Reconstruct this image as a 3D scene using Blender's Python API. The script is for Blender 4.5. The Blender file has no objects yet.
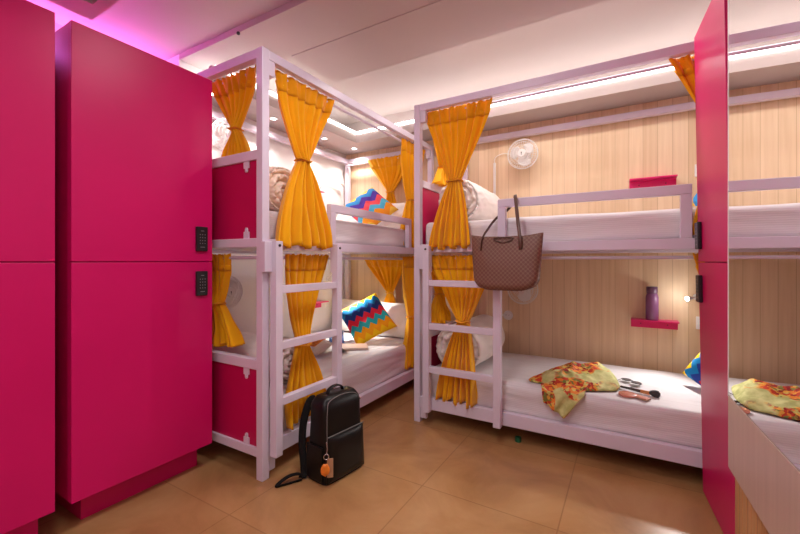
import bpy, bmesh, math, random
from mathutils import Vector, Matrix, noise
random.seed(7)
PI = math.pi
sc = bpy.context.scene
COL = sc.collection

# ------------------------------------------------------------------ helpers
def link(o, parent=None):
    COL.objects.link(o)
    if parent is not None:
        o.parent = parent
    return o

def thing(name, label, cat, loc=(0, 0, 0), rotz=0.0, group=None, rot=None):
    o = bpy.data.objects.new(name, None)
    o.empty_display_size = 0.05
    COL.objects.link(o)
    o.location = loc
    o.rotation_euler = rot if rot else (0, 0, rotz)
    o['label'] = label
    o['category'] = cat
    if group:
        o['group'] = group
    return o

def obj(name, bm, mat, parent=None, smooth=False, loc=None, rot=None, label=None):
    bmesh.ops.recalc_face_normals(bm, faces=bm.faces)
    me = bpy.data.meshes.new(name)
    bm.to_mesh(me)
    bm.free()
    if mat:
        me.materials.append(mat)
    if smooth:
        for p in me.polygons:
            p.use_smooth = True
    o = bpy.data.objects.new(name, me)
    link(o, parent)
    if loc:
        o.location = loc
    if rot:
        o.rotation_euler = rot
    if label:
        o['label'] = label
    return o

def tag(o, label, cat, group=None):
    o['label'] = label
    o['category'] = cat
    if group:
        o['group'] = group
    return o

def struct(name, bm, mat, parent=None):
    o = obj(name, bm, mat, parent)
    o['kind'] = 'structure'
    return o

def soft(o, angle=40):
    """smooth shading, sharp above the angle"""
    for p in o.data.polygons:
        p.use_smooth = True
    try:
        o.data.set_sharp_from_angle(angle=math.radians(angle))
    except Exception:
        pass
    return o

def solid(o, t, off=0.0):
    m = o.modifiers.new('thickness', 'SOLIDIFY')
    m.thickness = t
    m.offset = off
    return o

def NB():
    return bmesh.new()

def box(bm, x0, x1, y0, y1, z0, z1, bev=0.0, seg=2):
    g = bmesh.ops.create_cube(bm, size=1.0)
    vs = g['verts']
    for v in vs:
        v.co.x = x0 + (v.co.x + .5) * (x1 - x0)
        v.co.y = y0 + (v.co.y + .5) * (y1 - y0)
        v.co.z = z0 + (v.co.z + .5) * (z1 - z0)
    if bev > 0:
        es = list({e for v in vs for e in v.link_edges})
        bmesh.ops.bevel(bm, geom=es, offset=bev, segments=seg, profile=.5, affect='EDGES', clamp_overlap=True)
    return bm

def boxes(*bs, bev=0.0):
    bm = NB()
    for b in bs:
        box(bm, *b, bev=bev)
    return bm

def cyl(bm, p0, p1, r, r2=None, n=20, caps=True):
    p0, p1 = Vector(p0), Vector(p1)
    d = p1 - p0
    L = d.length
    q = Vector((0, 0, 1)).rotation_difference(d.normalized())
    M = Matrix.Translation((p0 + p1) / 2) @ q.to_matrix().to_4x4()
    bmesh.ops.create_cone(bm, cap_ends=caps, segments=n, radius1=r, radius2=r if r2 is None else r2, depth=L, matrix=M)
    return bm

def catmull(pts, k=8, closed=False):
    P = [Vector(p) for p in pts]
    n = len(P)
    out = []
    rng = n if closed else n - 1
    for i in range(rng):
        if closed:
            a, b, c, d = P[(i - 1) % n], P[i], P[(i + 1) % n], P[(i + 2) % n]
        else:
            a, b, c, d = P[max(i - 1, 0)], P[i], P[i + 1], P[min(i + 2, n - 1)]
        for j in range(k):
            t = j / k
            out.append(.5 * ((2 * b) + (-a + c) * t + (2 * a - 5 * b + 4 * c - d) * t * t + (-a + 3 * b - 3 * c + d) * t ** 3))
    if not closed:
        out.append(P[-1].copy())
    return out

def strap(bm, pts, w, t, up=(0, 0, 1), k=8, n=4, closed=False):
    """swept band (n=4: flat rectangle w x t; else an ellipse)"""
    C = catmull(pts, k, closed)
    rings = []
    N = len(C)
    side = None
    for i, p in enumerate(C):
        if closed:
            tan = (C[(i + 1) % N] - C[i - 1]).normalized()
        else:
            tan = (C[min(i + 1, N - 1)] - C[max(i - 1, 0)]).normalized()
        ref = Vector(up) if side is None else side
        if side is None:
            s = tan.cross(ref)
            if s.length < 1e-4:
                s = tan.cross(Vector((1, 0, 0)))
            s.normalize()
        else:
            s = (side - tan * side.dot(tan)).normalized()
        side = s
        nn = tan.cross(s).normalized()
        ring = []
        for j in range(n):
            if n == 4:
                a, b = ((-1, -1), (1, -1), (1, 1), (-1, 1))[j]
            else:
                a, b = math.cos(2 * PI * j / n), math.sin(2 * PI * j / n)
            ring.append(bm.verts.new(p + s * (a * w / 2) + nn * (b * t / 2)))
        rings.append(ring)
    m = N if closed else N - 1
    for i in range(m):
        A, B = rings[i], rings[(i + 1) % N]
        for j in range(n):
            bm.faces.new((A[j], A[(j + 1) % n], B[(j + 1) % n], B[j]))
    if not closed:
        bm.faces.new(rings[0])
        bm.faces.new(list(reversed(rings[-1])))
    return bm

def tube(bm, pts, r, k=8, n=10, closed=False):
    return strap(bm, pts, 2 * r, 2 * r, k=k, n=n, closed=closed)

def lathe(bm, prof, n=32, c=(0, 0, 0)):
    rings = []
    for r, z in prof:
        if r < 1e-5:
            rings.append([bm.verts.new((c[0], c[1], c[2] + z))])
        else:
            rings.append([bm.verts.new((c[0] + r * math.cos(2 * PI * j / n), c[1] + r * math.sin(2 * PI * j / n), c[2] + z)) for j in range(n)])
    for A, B in zip(rings, rings[1:]):
        for j in range(n):
            k = (j + 1) % n
            if len(A) == 1 and len(B) > 1:
                bm.faces.new((A[0], B[j], B[k]))
            elif len(B) == 1 and len(A) > 1:
                bm.faces.new((A[j], A[k], B[0]))
            elif len(A) > 1:
                bm.faces.new((A[j], A[k], B[k], B[j]))
    return bm

def prism(bm, pts2, z0, z1, axes='xy'):
    """extrude a 2D outline; axes gives the plane, the third axis takes z0..z1"""
    def V(a, b, c):
        return {'xy': (a, b, c), 'xz': (a, c, b), 'yz': (c, a, b)}[axes]
    lo = [bm.verts.new(V(a, b, z0)) for a, b in pts2]
    hi = [bm.verts.new(V(a, b, z1)) for a, b in pts2]
    bm.faces.new(lo)
    bm.faces.new(list(reversed(hi)))
    n = len(pts2)
    for i in range(n):
        bm.faces.new((lo[i], lo[(i + 1) % n], hi[(i + 1) % n], hi[i]))
    return bm

def nz(x, y, z=0.0):
    return noise.noise(Vector((x, y, z)))

# ------------------------------------------------------------------ materials
def srgb(r, g, b):
    f = lambda c: ((c / 255) / 12.92) if c / 255 <= .04045 else (((c / 255) + .055) / 1.055) ** 2.4
    return (f(r), f(g), f(b), 1)

class MT:
    def __init__(s, name, col=(.8, .8, .8, 1), rough=.5, metal=0, spec=.5):
        s.m = bpy.data.materials.new(name)
        s.m.use_nodes = True
        s.t = s.m.node_tree
        s.b = s.t.nodes['Principled BSDF']
        s.b.inputs['Base Color'].default_value = col
        s.b.inputs['Roughness'].default_value = rough
        s.b.inputs['Metallic'].default_value = metal
        s.b.inputs['Specular IOR Level'].default_value = spec
    def n(s, typ, **kw):
        nd = s.t.nodes.new(typ)
        for k, v in kw.items():
            if k in nd.inputs.keys():
                nd.inputs[k].default_value = v
            else:
                setattr(nd, k, v)
        return nd
    def l(s, a, b):
        s.t.links.new(a, b)
    def coords(s, scale=(1, 1, 1), rot=(0, 0, 0), out='Object'):
        c = s.n('ShaderNodeTexCoord')
        mp = s.n('ShaderNodeMapping')
        mp.inputs['Scale'].default_value = scale
        mp.inputs['Rotation'].default_value = rot
        s.l(c.outputs[out], mp.inputs['Vector'])
        return mp.outputs['Vector']
    def bump(s, h, strength=.3, dist=.01):
        b = s.n('ShaderNodeBump')
        b.inputs['Strength'].default_value = strength
        b.inputs['Distance'].default_value = dist
        s.l(h, b.inputs['Height'])
        s.l(b.outputs['Normal'], s.b.inputs['Normal'])
    def ramp(s, fac, stops, interp='LINEAR'):
        r = s.n('ShaderNodeValToRGB')
        r.color_ramp.interpolation = interp
        e = r.color_ramp.elements
        while len(e) < len(stops):
            e.new(.5)
        for i, (p, c) in enumerate(stops):
            e[i].position = p
            e[i].color = c
        s.l(fac, r.inputs['Fac'])
        return r.outputs['Color']

def plain(name, col, rough=.5, metal=0, noise_amt=.04, nscale=18, spec=.5, bump=0.0):
    m = MT(name, col, rough, metal, spec)
    v = m.coords()
    t = m.n('ShaderNodeTexNoise', Scale=nscale, Detail=4)
    m.l(v, t.inputs['Vector'])
    lo = tuple(c * (1 - noise_amt) for c in col[:3]) + (1,)
    hi = tuple(min(1, c * (1 + noise_amt)) for c in col[:3]) + (1,)
    m.l(m.ramp(t.outputs['Fac'], [(.3, lo), (.7, hi)]), m.b.inputs['Base Color'])
    if bump:
        m.bump(t.outputs['Fac'], bump, .004)
    return m.m

def emit(name, col, strength):
    m = MT(name, (.9, .9, .9, 1))
    m.b.inputs['Emission Color'].default_value = col
    m.b.inputs['Emission Strength'].default_value = strength
    return m.m

M = {}
M['white'] = plain('white_powder_coat', (.70, .635, .745, 1), .35, nscale=6, noise_amt=.02)
M['pink'] = plain('magenta_lacquer', (.58, .005, .120, 1), .36, nscale=2, noise_amt=.05, spec=.26)
M['pinkpanel'] = plain('magenta_board', (.52, .004, .085, 1), .4, nscale=3, noise_amt=.05)
M['pinkshelf'] = plain('pink_shelf_paint', (.72, .012, .16, 1), .35, noise_amt=.03)
M['wallwhite'] = plain('white_wall_paint', (.85, .83, .82, 1), .7, nscale=3, noise_amt=.02, bump=.05)
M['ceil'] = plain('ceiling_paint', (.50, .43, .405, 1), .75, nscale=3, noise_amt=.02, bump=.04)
M['dark'] = plain('black_plastic', (.012, .012, .014, 1), .3, noise_amt=.1)
M['gap'] = plain('dark_recess', (.03, .004, .01, 1), .8)
M['plasticw'] = plain('white_plastic', (.82, .80, .78, 1), .4, noise_amt=.02)
M['greybtn'] = plain('grey_print', (.35, .35, .36, 1), .5)
M['steel'] = plain('bright_steel', (.7, .7, .72, 1), .25, metal=1, noise_amt=.04)
M['led'] = emit('warm_led', (1, .96, .94, 1), 7)
M['ledcove'] = emit('warm_cove_led', (1, .95, .93, 1), 13)
M['ledpink'] = emit('magenta_led', (1, .20, .98, 1), 40)
M['lamp_on'] = emit('downlight_glow', (1, .95, .92, 1), 30)
M['reading_on'] = emit('reading_lamp_glow', (1, .95, .85, 1), 60)

def wood(name, light, dark, plank=.088, rough=.5, axis='x', seam=.5):
    m = MT(name, light, rough)
    v = m.coords(out='Object')
    sep = m.n('ShaderNodeSeparateXYZ')
    m.l(v, sep.inputs['Vector'])
    src = sep.outputs[{'x': 'X', 'y': 'Y'}[axis]]
    mul = m.n('ShaderNodeMath', operation='MULTIPLY')
    mul.inputs[1].default_value = 1 / plank
    m.l(src, mul.inputs[0])
    fl = m.n('ShaderNodeMath', operation='FLOOR')
    m.l(mul.outputs[0], fl.inputs[0])
    fr = m.n('ShaderNodeMath', operation='FRACT')
    m.l(mul.outputs[0], fr.inputs[0])
    wn = m.n('ShaderNodeTexWhiteNoise', noise_dimensions='1D')
    m.l(fl.outputs[0], wn.inputs['W'])
    # grain: stretched noise, shifted per plank
    comb = m.n('ShaderNodeCombineXYZ')
    zs = m.n('ShaderNodeMath', operation='MULTIPLY')
    zs.inputs[1].default_value = .9
    m.l(sep.outputs['Z'], zs.inputs[0])
    add = m.n('ShaderNodeMath', operation='MULTIPLY_ADD')
    m.l(wn.outputs['Value'], add.inputs[0])
    add.inputs[1].default_value = 13
    m.l(zs.outputs[0], add.inputs[2])
    xs = m.n('ShaderNodeMath', operation='MULTIPLY')
    xs.inputs[1].default_value = 22
    m.l(src, xs.inputs[0])
    m.l(xs.outputs[0], comb.inputs['X'])
    m.l(add.outputs[0], comb.inputs['Z'])
    g = m.n('ShaderNodeTexNoise', Scale=1.6, Detail=6, Roughness=.6)
    m.l(comb.outputs[0], g.inputs['Vector'])
    mix = m.n('ShaderNodeMath', operation='MULTIPLY_ADD')
    m.l(wn.outputs['Value'], mix.inputs[0])
    mix.inputs[1].default_value = .42
    m.l(g.outputs['Fac'], mix.inputs[2])
    c = m.ramp(mix.outputs[0], [(.3, dark), (1.0, light)])
    # seams
    lt = m.n('ShaderNodeMath', operation='LESS_THAN')
    lt.inputs[1].default_value = .035
    m.l(fr.outputs[0], lt.inputs[0])
    mx = m.n('ShaderNodeMix', data_type='RGBA')
    m.l(lt.outputs[0], mx.inputs[0])
    m.l(c, mx.inputs[6])
    mx.inputs[7].default_value = tuple(d * seam for d in dark[:3]) + (1,)
    m.l(mx.outputs[2], m.b.inputs['Base Color'])
    m.bump(fr.outputs[0], .08, .002)
    return m.m
M['woodwall'] = wood('pale_oak_planks', (.85, .66, .45, 1), (.66, .46, .27, 1), seam=.85)
M['woodpanel'] = wood('pale_beech_laminate', (.62, .47, .39, 1), (.45, .33, .27, 1), plank=5, rough=.35, axis='y', seam=1)
M['woodslat'] = wood('warm_pine_slats', (.60, .34, .15, 1), (.42, .21, .08, 1), plank=.09, axis='y', seam=.5)
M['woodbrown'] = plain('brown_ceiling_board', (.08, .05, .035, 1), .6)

def floor_mat():
    m = MT('tan_stone_tiles', (.4, .25, .14, 1), .32)
    v = m.coords(out='Object')
    n1 = m.n('ShaderNodeTexNoise', Scale=2.2, Detail=8, Roughness=.65, Distortion=.6)
    m.l(v, n1.inputs['Vector'])
    c = m.ramp(n1.outputs['Fac'], [(.28, (.30, .145, .052, 1)), (.5, (.44, .235, .092, 1)), (.72, (.53, .315, .14, 1))])
    br = m.n('ShaderNodeTexBrick', offset=0.0)
    br.inputs['Scale'].default_value = 1
    br.inputs['Brick Width'].default_value = .62
    br.inputs['Row Height'].default_value = .62
    br.inputs['Mortar Size'].default_value = .003
    br.inputs['Mortar Smooth'].default_value = .1
    br.inputs['Color1'].default_value = (1, 1, 1, 1)
    br.inputs['Color2'].default_value = (.88, .88, .88, 1)
    br.inputs['Mortar'].default_value = (.68, .64, .60, 1)
    mp = m.n('ShaderNodeMapping')
    mp.inputs['Location'].default_value = (.25, .17, 0)
    m.l(v, mp.inputs['Vector'])
    m.l(mp.outputs['Vector'], br.inputs['Vector'])
    mx = m.n('ShaderNodeMix', data_type='RGBA', blend_type='MULTIPLY')
    mx.inputs[0].default_value = 1
    m.l(c, mx.inputs[6])
    m.l(br.outputs['Color'], mx.inputs[7])
    m.l(mx.outputs[2], m.b.inputs['Base Color'])
    m.bump(n1.outputs['Fac'], .06, .003)
    return m.m
M['floor'] = floor_mat()

def fabric(name, col, rough=.85, weave=900, sheen=.3, bump=.15, wr=None, translucent=False, amt=.12):
    m = MT(name, col, rough, spec=.25)
    v = m.coords(out='Object')
    n1 = m.n('ShaderNodeTexNoise', Scale=9, Detail=4)
    m.l(v, n1.inputs['Vector'])
    lo = tuple(c * (1 - amt) for c in col[:3]) + (1,)
    hi = tuple(min(1, c * (1 + amt)) for c in col[:3]) + (1,)
    m.l(m.ramp(n1.outputs['Fac'], [(.3, lo), (.7, hi)]), m.b.inputs['Base Color'])
    m.b.inputs['Sheen Weight'].default_value = sheen
    n2 = m.n('ShaderNodeTexNoise', Scale=weave * .1, Detail=2)
    m.l(v, n2.inputs['Vector'])
    m.bump(n2.outputs['Fac'], bump, .003)
    if translucent:
        tr = m.n('ShaderNodeBsdfTranslucent')
        tr.inputs['Color'].default_value = col
        mix = m.n('ShaderNodeMixShader')
        mix.inputs[0].default_value = .2
        out = m.t.nodes['Material Output']
        m.l(m.b.outputs[0], mix.inputs[1])
        m.l(tr.outputs[0], mix.inputs[2])
        m.l(mix.outputs[0], out.inputs['Surface'])
    return m.m
M['curtain'] = fabric('marigold_curtain_cloth', (1.0, .50, .002, 1), translucent=True, amt=.08)
M['curtainhead'] = fabric('marigold_curtain_heading_cloth', (.90, .40, .002, 1), translucent=True, amt=.15)
M['duvet_beige'] = fabric('beige_quilt_cloth', (.95, .80, .64, 1), amt=.05)
M['duvet_white'] = fabric('white_quilt_cloth', (.84, .77, .72, 1), amt=.04)
M['pillow'] = fabric('white_pillowcase', (.86, .80, .76, 1), amt=.03)

def sheet_mat():
    m = MT('white_satin_stripe_sheet', (.82, .76, .77, 1), .6, spec=.3)
    v = m.coords(out='Object')
    w = m.n('ShaderNodeTexWave', wave_type='BANDS', bands_direction='Z')
    w.inputs['Scale'].default_value = 30
    w.inputs['Distortion'].default_value = 1.2
    w.inputs['Detail'].default_value = 1
    m.l(v, w.inputs['Vector'])
    mp = m.coords(scale=(1.2, 6, 7), rot=(.0, .55, .35))
    n = m.n('ShaderNodeTexNoise', Scale=1.5, Detail=1, Distortion=.5)
    m.l(mp, n.inputs['Vector'])
    a = m.n('ShaderNodeMath', operation='MULTIPLY_ADD')
    m.l(w.outputs['Fac'], a.inputs[0])
    a.inputs[1].default_value = .012
    m.l(n.outputs['Fac'], a.inputs[2])
    m.bump(a.outputs[0], 1.0, .03)
    m.l(m.ramp(w.outputs['Fac'], [(0, (.68, .64, .655, 1)), (1, (.73, .69, .70, 1))]), m.b.inputs['Base Color'])
    return m.m
M['sheet'] = sheet_mat()

def chevron(name, cols, period=.36, zig=.075, amp=.045):
    """zigzag stripes in the object's own XY plane"""
    m = MT(name, cols[0], .8, spec=.2)
    v = m.coords(out='Object')
    s = m.n('ShaderNodeSeparateXYZ')
    m.l(v, s.inputs[0])
    pp = m.n('ShaderNodeMath', operation='PINGPONG')
    pp.inputs[1].default_value = zig / 2
    m.l(s.outputs['X'], pp.inputs[0])
    k = m.n('ShaderNodeMath', operation='MULTIPLY_ADD')
    m.l(pp.outputs[0], k.inputs[0])
    k.inputs[1].default_value = amp / (zig / 2)
    m.l(s.outputs['Y'], k.inputs[2])
    d = m.n('ShaderNodeMath', operation='MULTIPLY_ADD')
    m.l(k.outputs[0], d.inputs[0])
    d.inputs[1].default_value = 1 / period
    d.inputs[2].default_value = 10.03
    f = m.n('ShaderNodeMath', operation='FRACT')
    m.l(d.outputs[0], f.inputs[0])
    n = len(cols)
    c = m.ramp(f.outputs[0], [(i / n, q) for i, q in enumerate(cols)], 'CONSTANT')
    m.l(c, m.b.inputs['Base Color'])
    return m.m
CH = [(.85, .03, .07, 1), (.02, .06, .35, 1), (.01, .25, .60, 1), (.95, .62, .01, 1), (.92, .40, .01, 1), (.03, .50, .58, 1)]
M['chevron'] = chevron('zigzag_print', CH)
M['chevron_pale'] = chevron('zigzag_print_broad', [(.85, .10, .12, 1), (.10, .05, .40, 1), (.05, .32, .72, 1), (.9, .62, .08, 1), (.9, .35, .03, 1), (.10, .50, .75, 1)], zig=.13, amp=.05)

def floral():
    m = MT('floral_scarf_print', (.5, .5, .2, 1), .75, spec=.3)
    v = m.coords(out='Object')
    big = m.n('ShaderNodeTexNoise', Scale=5.5, Detail=2)
    m.l(v, big.inputs['Vector'])
    vo = m.n('ShaderNodeTexVoronoi', Scale=58)
    nn = m.n('ShaderNodeTexNoise', Scale=20, Detail=3)
    m.l(v, nn.inputs['Vector'])
    ad = m.n('ShaderNodeVectorMath', operation='MULTIPLY_ADD')
    m.l(nn.outputs['Color'], ad.inputs[0])
    ad.inputs[1].default_value = (.05, .05, .05)
    m.l(v, ad.inputs[2])
    m.l(ad.outputs[0], vo.inputs['Vector'])
    sepc = m.n('ShaderNodeSeparateColor')
    m.l(vo.outputs['Color'], sepc.inputs[0])
    fl = m.ramp(sepc.outputs[0], [(0, (.55, .05, .02, 1)), (.22, (.75, .22, .03, 1)), (.42, (.80, .40, .06, 1)), (.58, (.30, .02, .02, 1)), (.68, (.62, .52, .14, 1)), (.85, (.22, .22, .05, 1))], 'CONSTANT')
    base = m.ramp(nn.outputs['Fac'], [(.35, (.42, .42, .14, 1)), (.6, (.66, .64, .28, 1))])
    sx = m.n('ShaderNodeSeparateXYZ')
    m.l(v, sx.inputs[0])
    bias = m.n('ShaderNodeMath', operation='MULTIPLY_ADD')
    m.l(sx.outputs['X'], bias.inputs[0])
    bias.inputs[1].default_value = -.55
    m.l(big.outputs['Fac'], bias.inputs[2])
    mask = m.ramp(bias.outputs[0], [(.46, (0, 0, 0, 1)), (.50, (1, 1, 1, 1))])
    mx = m.n('ShaderNodeMix', data_type='RGBA')
    m.l(mask, mx.inputs[0])
    m.l(base, mx.inputs[6])
    m.l(fl, mx.inputs[7])
    m.l(mx.outputs[2], m.b.inputs['Base Color'])
    return m.m
M['floral'] = floral()

def leather(name, col, rough=.35):
    m = MT(name, col, rough)
    v = m.coords(out='Object')
    vo = m.n('ShaderNodeTexVoronoi', Scale=260)
    m.l(v, vo.inputs['Vector'])
    m.bump(vo.outputs['Distance'], .12, .001)
    n = m.n('ShaderNodeTexNoise', Scale=7)
    m.l(v, n.inputs['Vector'])
    m.l(m.ramp(n.outputs['Fac'], [(.3, tuple(c * .8 for c in col[:3]) + (1,)), (.7, col)]), m.b.inputs['Base Color'])
    return m.m
M['leather'] = leather('black_leather', (.006, .0055, .0055, 1), .36)
M['leather'].node_tree.nodes['Principled BSDF'].inputs['Specular IOR Level'].default_value = .3
M['webbing'] = fabric('black_webbing', (.006, .006, .006, 1), bump=.4, sheen=0)
M['stitch'] = plain('grey_seam_piping', (.16, .15, .14, 1), .5)

def tote_mat():
    m = MT('brown_monogram_canvas', (.2, .11, .08, 1), .5)
    v = m.coords(scale=(1, 1, 1), rot=(0, PI / 4, 0), out='Object')
    vo = m.n('ShaderNodeTexVoronoi', Scale=58, Randomness=0.0, voronoi_dimensions='2D')
    s = m.n('ShaderNodeSeparateXYZ')
    m.l(v, s.inputs[0])
    cb = m.n('ShaderNodeCombineXYZ')
    m.l(s.outputs['X'], cb.inputs['X'])
    m.l(s.outputs['Z'], cb.inputs['Y'])
    m.l(cb.outputs[0], vo.inputs['Vector'])
    c = m.ramp(vo.outputs['Distance'], [(0, (.15, .055, .036, 1)), (.40, (.14, .052, .034, 1)), (.48, (.215, .11, .07, 1)), (.7, (.19, .095, .06, 1))])
    m.l(c, m.b.inputs['Base Color'])
    return m.m
M['tote'] = tote_mat()
M['tote_strap'] = leather('brown_leather_trim', (.10, .045, .03, 1), .45)

# ------------------------------------------------------------------ room
XL, XR, YB, YF = -2.62, .95, 3.30, -1.7
XN = -2.90
struct('floor', boxes((XN - .1, XR + .1, YF - .1, YB + .1, -.08, 0)), M['floor'])
struct('wall_back', boxes((XL - .1, XR + .1, YB, YB + .1, 0, 2.7)), M['woodwall'])
struct('wall_left', boxes((XL - .1, XL, 1.50, YB, 0, 2.7), (XN - .1, XN, YF, 1.60, 0, 2.7), (XN, XL - .1, 1.50, 1.60, 0, 2.7)), M['wallwhite'])
struct('wall_right', boxes((XR, XR + .1, YF, YB, 0, 2.7)), M['wallwhite'])
struct('wall_front', boxes((XN, XR, YF - .1, YF, 0, 2.7)), M['wallwhite'])
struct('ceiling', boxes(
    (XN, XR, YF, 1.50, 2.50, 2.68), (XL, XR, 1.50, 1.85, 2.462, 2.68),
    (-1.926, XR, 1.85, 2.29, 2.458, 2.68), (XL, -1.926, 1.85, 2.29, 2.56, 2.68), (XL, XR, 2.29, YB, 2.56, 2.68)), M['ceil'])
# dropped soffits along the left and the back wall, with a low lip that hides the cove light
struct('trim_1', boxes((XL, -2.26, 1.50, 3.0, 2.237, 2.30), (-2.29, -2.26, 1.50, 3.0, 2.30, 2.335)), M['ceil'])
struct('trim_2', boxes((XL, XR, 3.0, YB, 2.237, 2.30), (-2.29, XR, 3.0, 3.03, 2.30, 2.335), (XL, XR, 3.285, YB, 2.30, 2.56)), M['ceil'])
# dropped ceiling box over the lockers, open in the middle
bm = NB()
for b in ((-2.40, -2.25, -.6, .92, 2.35, 2.50), (-2.25, -1.15, .865, .92, 2.35, 2.50), (-1.15, -1.0, -.6, .92, 2.35, 2.50), (-2.25, -1.15, -.6, -.45, 2.35, 2.50)):
    box(bm, *b)
struct('trim_3', bm, M['ceil'])
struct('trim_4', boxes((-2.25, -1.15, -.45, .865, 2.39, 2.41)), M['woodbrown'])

# cove lights
o = obj('led_strip', boxes((-2.259, -2.250, 1.52, 2.985, 2.318, 2.340)), M['led'])
tag(o, 'warm white light strip on the soffit edge above the left bunk', 'light strip', 'soffit light strips')
o = obj('led_strip', boxes((-2.24, .90, 2.990, 2.999, 2.318, 2.340)), M['led'])
tag(o, 'warm white light strip on the soffit edge along the oak wall', 'light strip', 'soffit light strips')

o = obj('cove_light', boxes((-2.54, -2.50, 1.55, 2.96, 2.3005, 2.309)), M['ledcove'])
tag(o, 'warm light strip lying in the cove on top of the left soffit', 'light strip', 'cove light strips')
o = obj('cove_light', boxes((-2.40, .85, 3.14, 3.18, 2.3005, 2.309)), M['ledcove'])
tag(o, 'warm light strip lying in the cove on top of the soffit by the oak wall', 'light strip', 'cove light strips')

def downlight(x, y, label):
    t = thing('ceiling_downlight', label, 'ceiling light', (x, y, 2.237), 0, 'soffit downlights')
    bm = NB()
    lathe(bm, [(.020, 0), (.020, -.003), (.034, -.004), (.036, -.001), (.036, 0)], 28)
    soft(obj('trim_ring', bm, M['plasticw'], t))
    bm = NB()
    lathe(bm, [(0, -.002), (.020, -.002)], 28)
    obj('lens', bm, M['lamp_on'], t)
    l = bpy.data.lights.new('downlight_beam', 'SPOT')
    l.energy = 16
    l.color = (1, .93, .88)
    l.spot_size = 2.3
    l.spot_blend = .8
    l.shadow_soft_size = .03
    lo = bpy.data.objects.new('downlight_beam', l)
    COL.objects.link(lo)
    lo.location = (x, y, 2.225)
for x, y, lab in ((-2.44, 1.62, 'small round downlight in the left soffit nearest the lockers'),
                  (-2.44, 2.15, 'small round downlight in the left soffit beside the front marigold curtain'),
                  (-2.43, 2.74, 'small round downlight in the left soffit, second from the oak wall'),
                  (-2.39, 3.14, 'small round downlight in the corner of the soffit by the oak wall')):
    downlight(x, y, lab)

bm = NB()
bmesh.ops.create_uvsphere(bm, u_segments=14, v_segments=10, radius=.011)
bmesh.ops.translate(bm, verts=bm.verts, vec=(-2.0, 1.497, 2.455))
o = obj('ceiling_sensor', bm, M['dark'], smooth=True)
tag(o, 'tiny dark knob on the ceiling step above the left bunk corner', 'ceiling sensor')

# ------------------------------------------------------------------ left lockers
def keypad(parent, x, y, z, sgn=1):
    """black keypad lock on a face whose outward normal is local +x (sgn=1) or -x (sgn=-1)"""
    w, h, d = .060, .126, .016
    x0, x1 = sorted((x, x + sgn * d))
    k = obj('keypad_lock', boxes((x0, x1, y - w / 2, y + w / 2, z - h / 2, z + h / 2), bev=.004), M['dark'], parent, label='black keypad lock')
    bm = NB()
    xs = x + sgn * (d + .0005)
    for r in range(4):
        for c in range(3):
            cy, cz = y + (c - 1) * .013, z + .022 - r * .015
            box(bm, xs - .0006, xs + .0006, cy - .0016, cy + .0016, cz - .0022, cz + .0022)
    box(bm, xs - .0006, xs + .0006, y - .008, y + .008, z + .040, z + .0425)
    box(bm, xs - .0006, xs + .0006, y - .012, y + .012, z - .043, z - .0405)
    obj('button', bm, M['greybtn'], k)

def locker(name, label, y0, y1, lock):
    X = -1.90
    t = thing(name, label, 'locker', (-2.2, (y0 + y1) / 2, 0), 0, 'pink lockers on the left')
    dx, dy = 2.2, -(y0 + y1) / 2
    def B(*b, bev=0.0):
        return boxes(*[(q[0] + dx, q[1] + dx, q[2] + dy, q[3] + dy, q[4], q[5]) for q in b], bev=bev)
    obj('carcass', B((-2.60, X - .024, y0 + .001, y1 - .001, .136, 2.056), bev=.002), M['pink'], t)
    obj('plinth', B((-2.55, -2.004, y0 + .069, y1 - .020, 0, .136)), M['pink'], t)
    for z0, z1 in ((.136, 1.094), (1.098, 2.056)):
        d = obj('door', B((X - .022, X, y0, y1, z0, z1), bev=.002), M['pink'], t)
        if lock:
            keypad(d, X + dx, y1 - .064 + dy, .985 if z0 < 1 else 1.213)
locker('locker', 'tall magenta two door locker with two black keypads, beside the left bunk', .660, 1.263, True)
locker('locker', 'tall magenta two door locker cut by the left edge of the photo', -.02, .610, False)
o = obj('led_strip', boxes((-2.90, -2.875, -.8, 1.48, 2.30, 2.312)), M['ledpink'])
tag(o, 'magenta light strip on the white wall high above the lockers', 'light strip')

# ------------------------------------------------------------------ bunks
def clip_plate(bm, u0, v, z, up, wd=.030):
    """little slotted clip holding the end panel; flat outline in the v-z plane"""
    s = 1 if up else -1
    pts = [(-.020, 0), (.020, 0), (.020, .034), (.010, .036), (.009, .050), (.004, .056), (-.004, .056), (-.009, .050), (-.010, .036), (-.020, .034)]
    prism(bm, [(v + a, z + s * b) for a, b in pts], u0 - .006, u0, 'yz')
    cyl(bm, (u0 - .009, v, z + s * .045), (u0 - .006, v, z + s * .045), .004, n=10)

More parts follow.
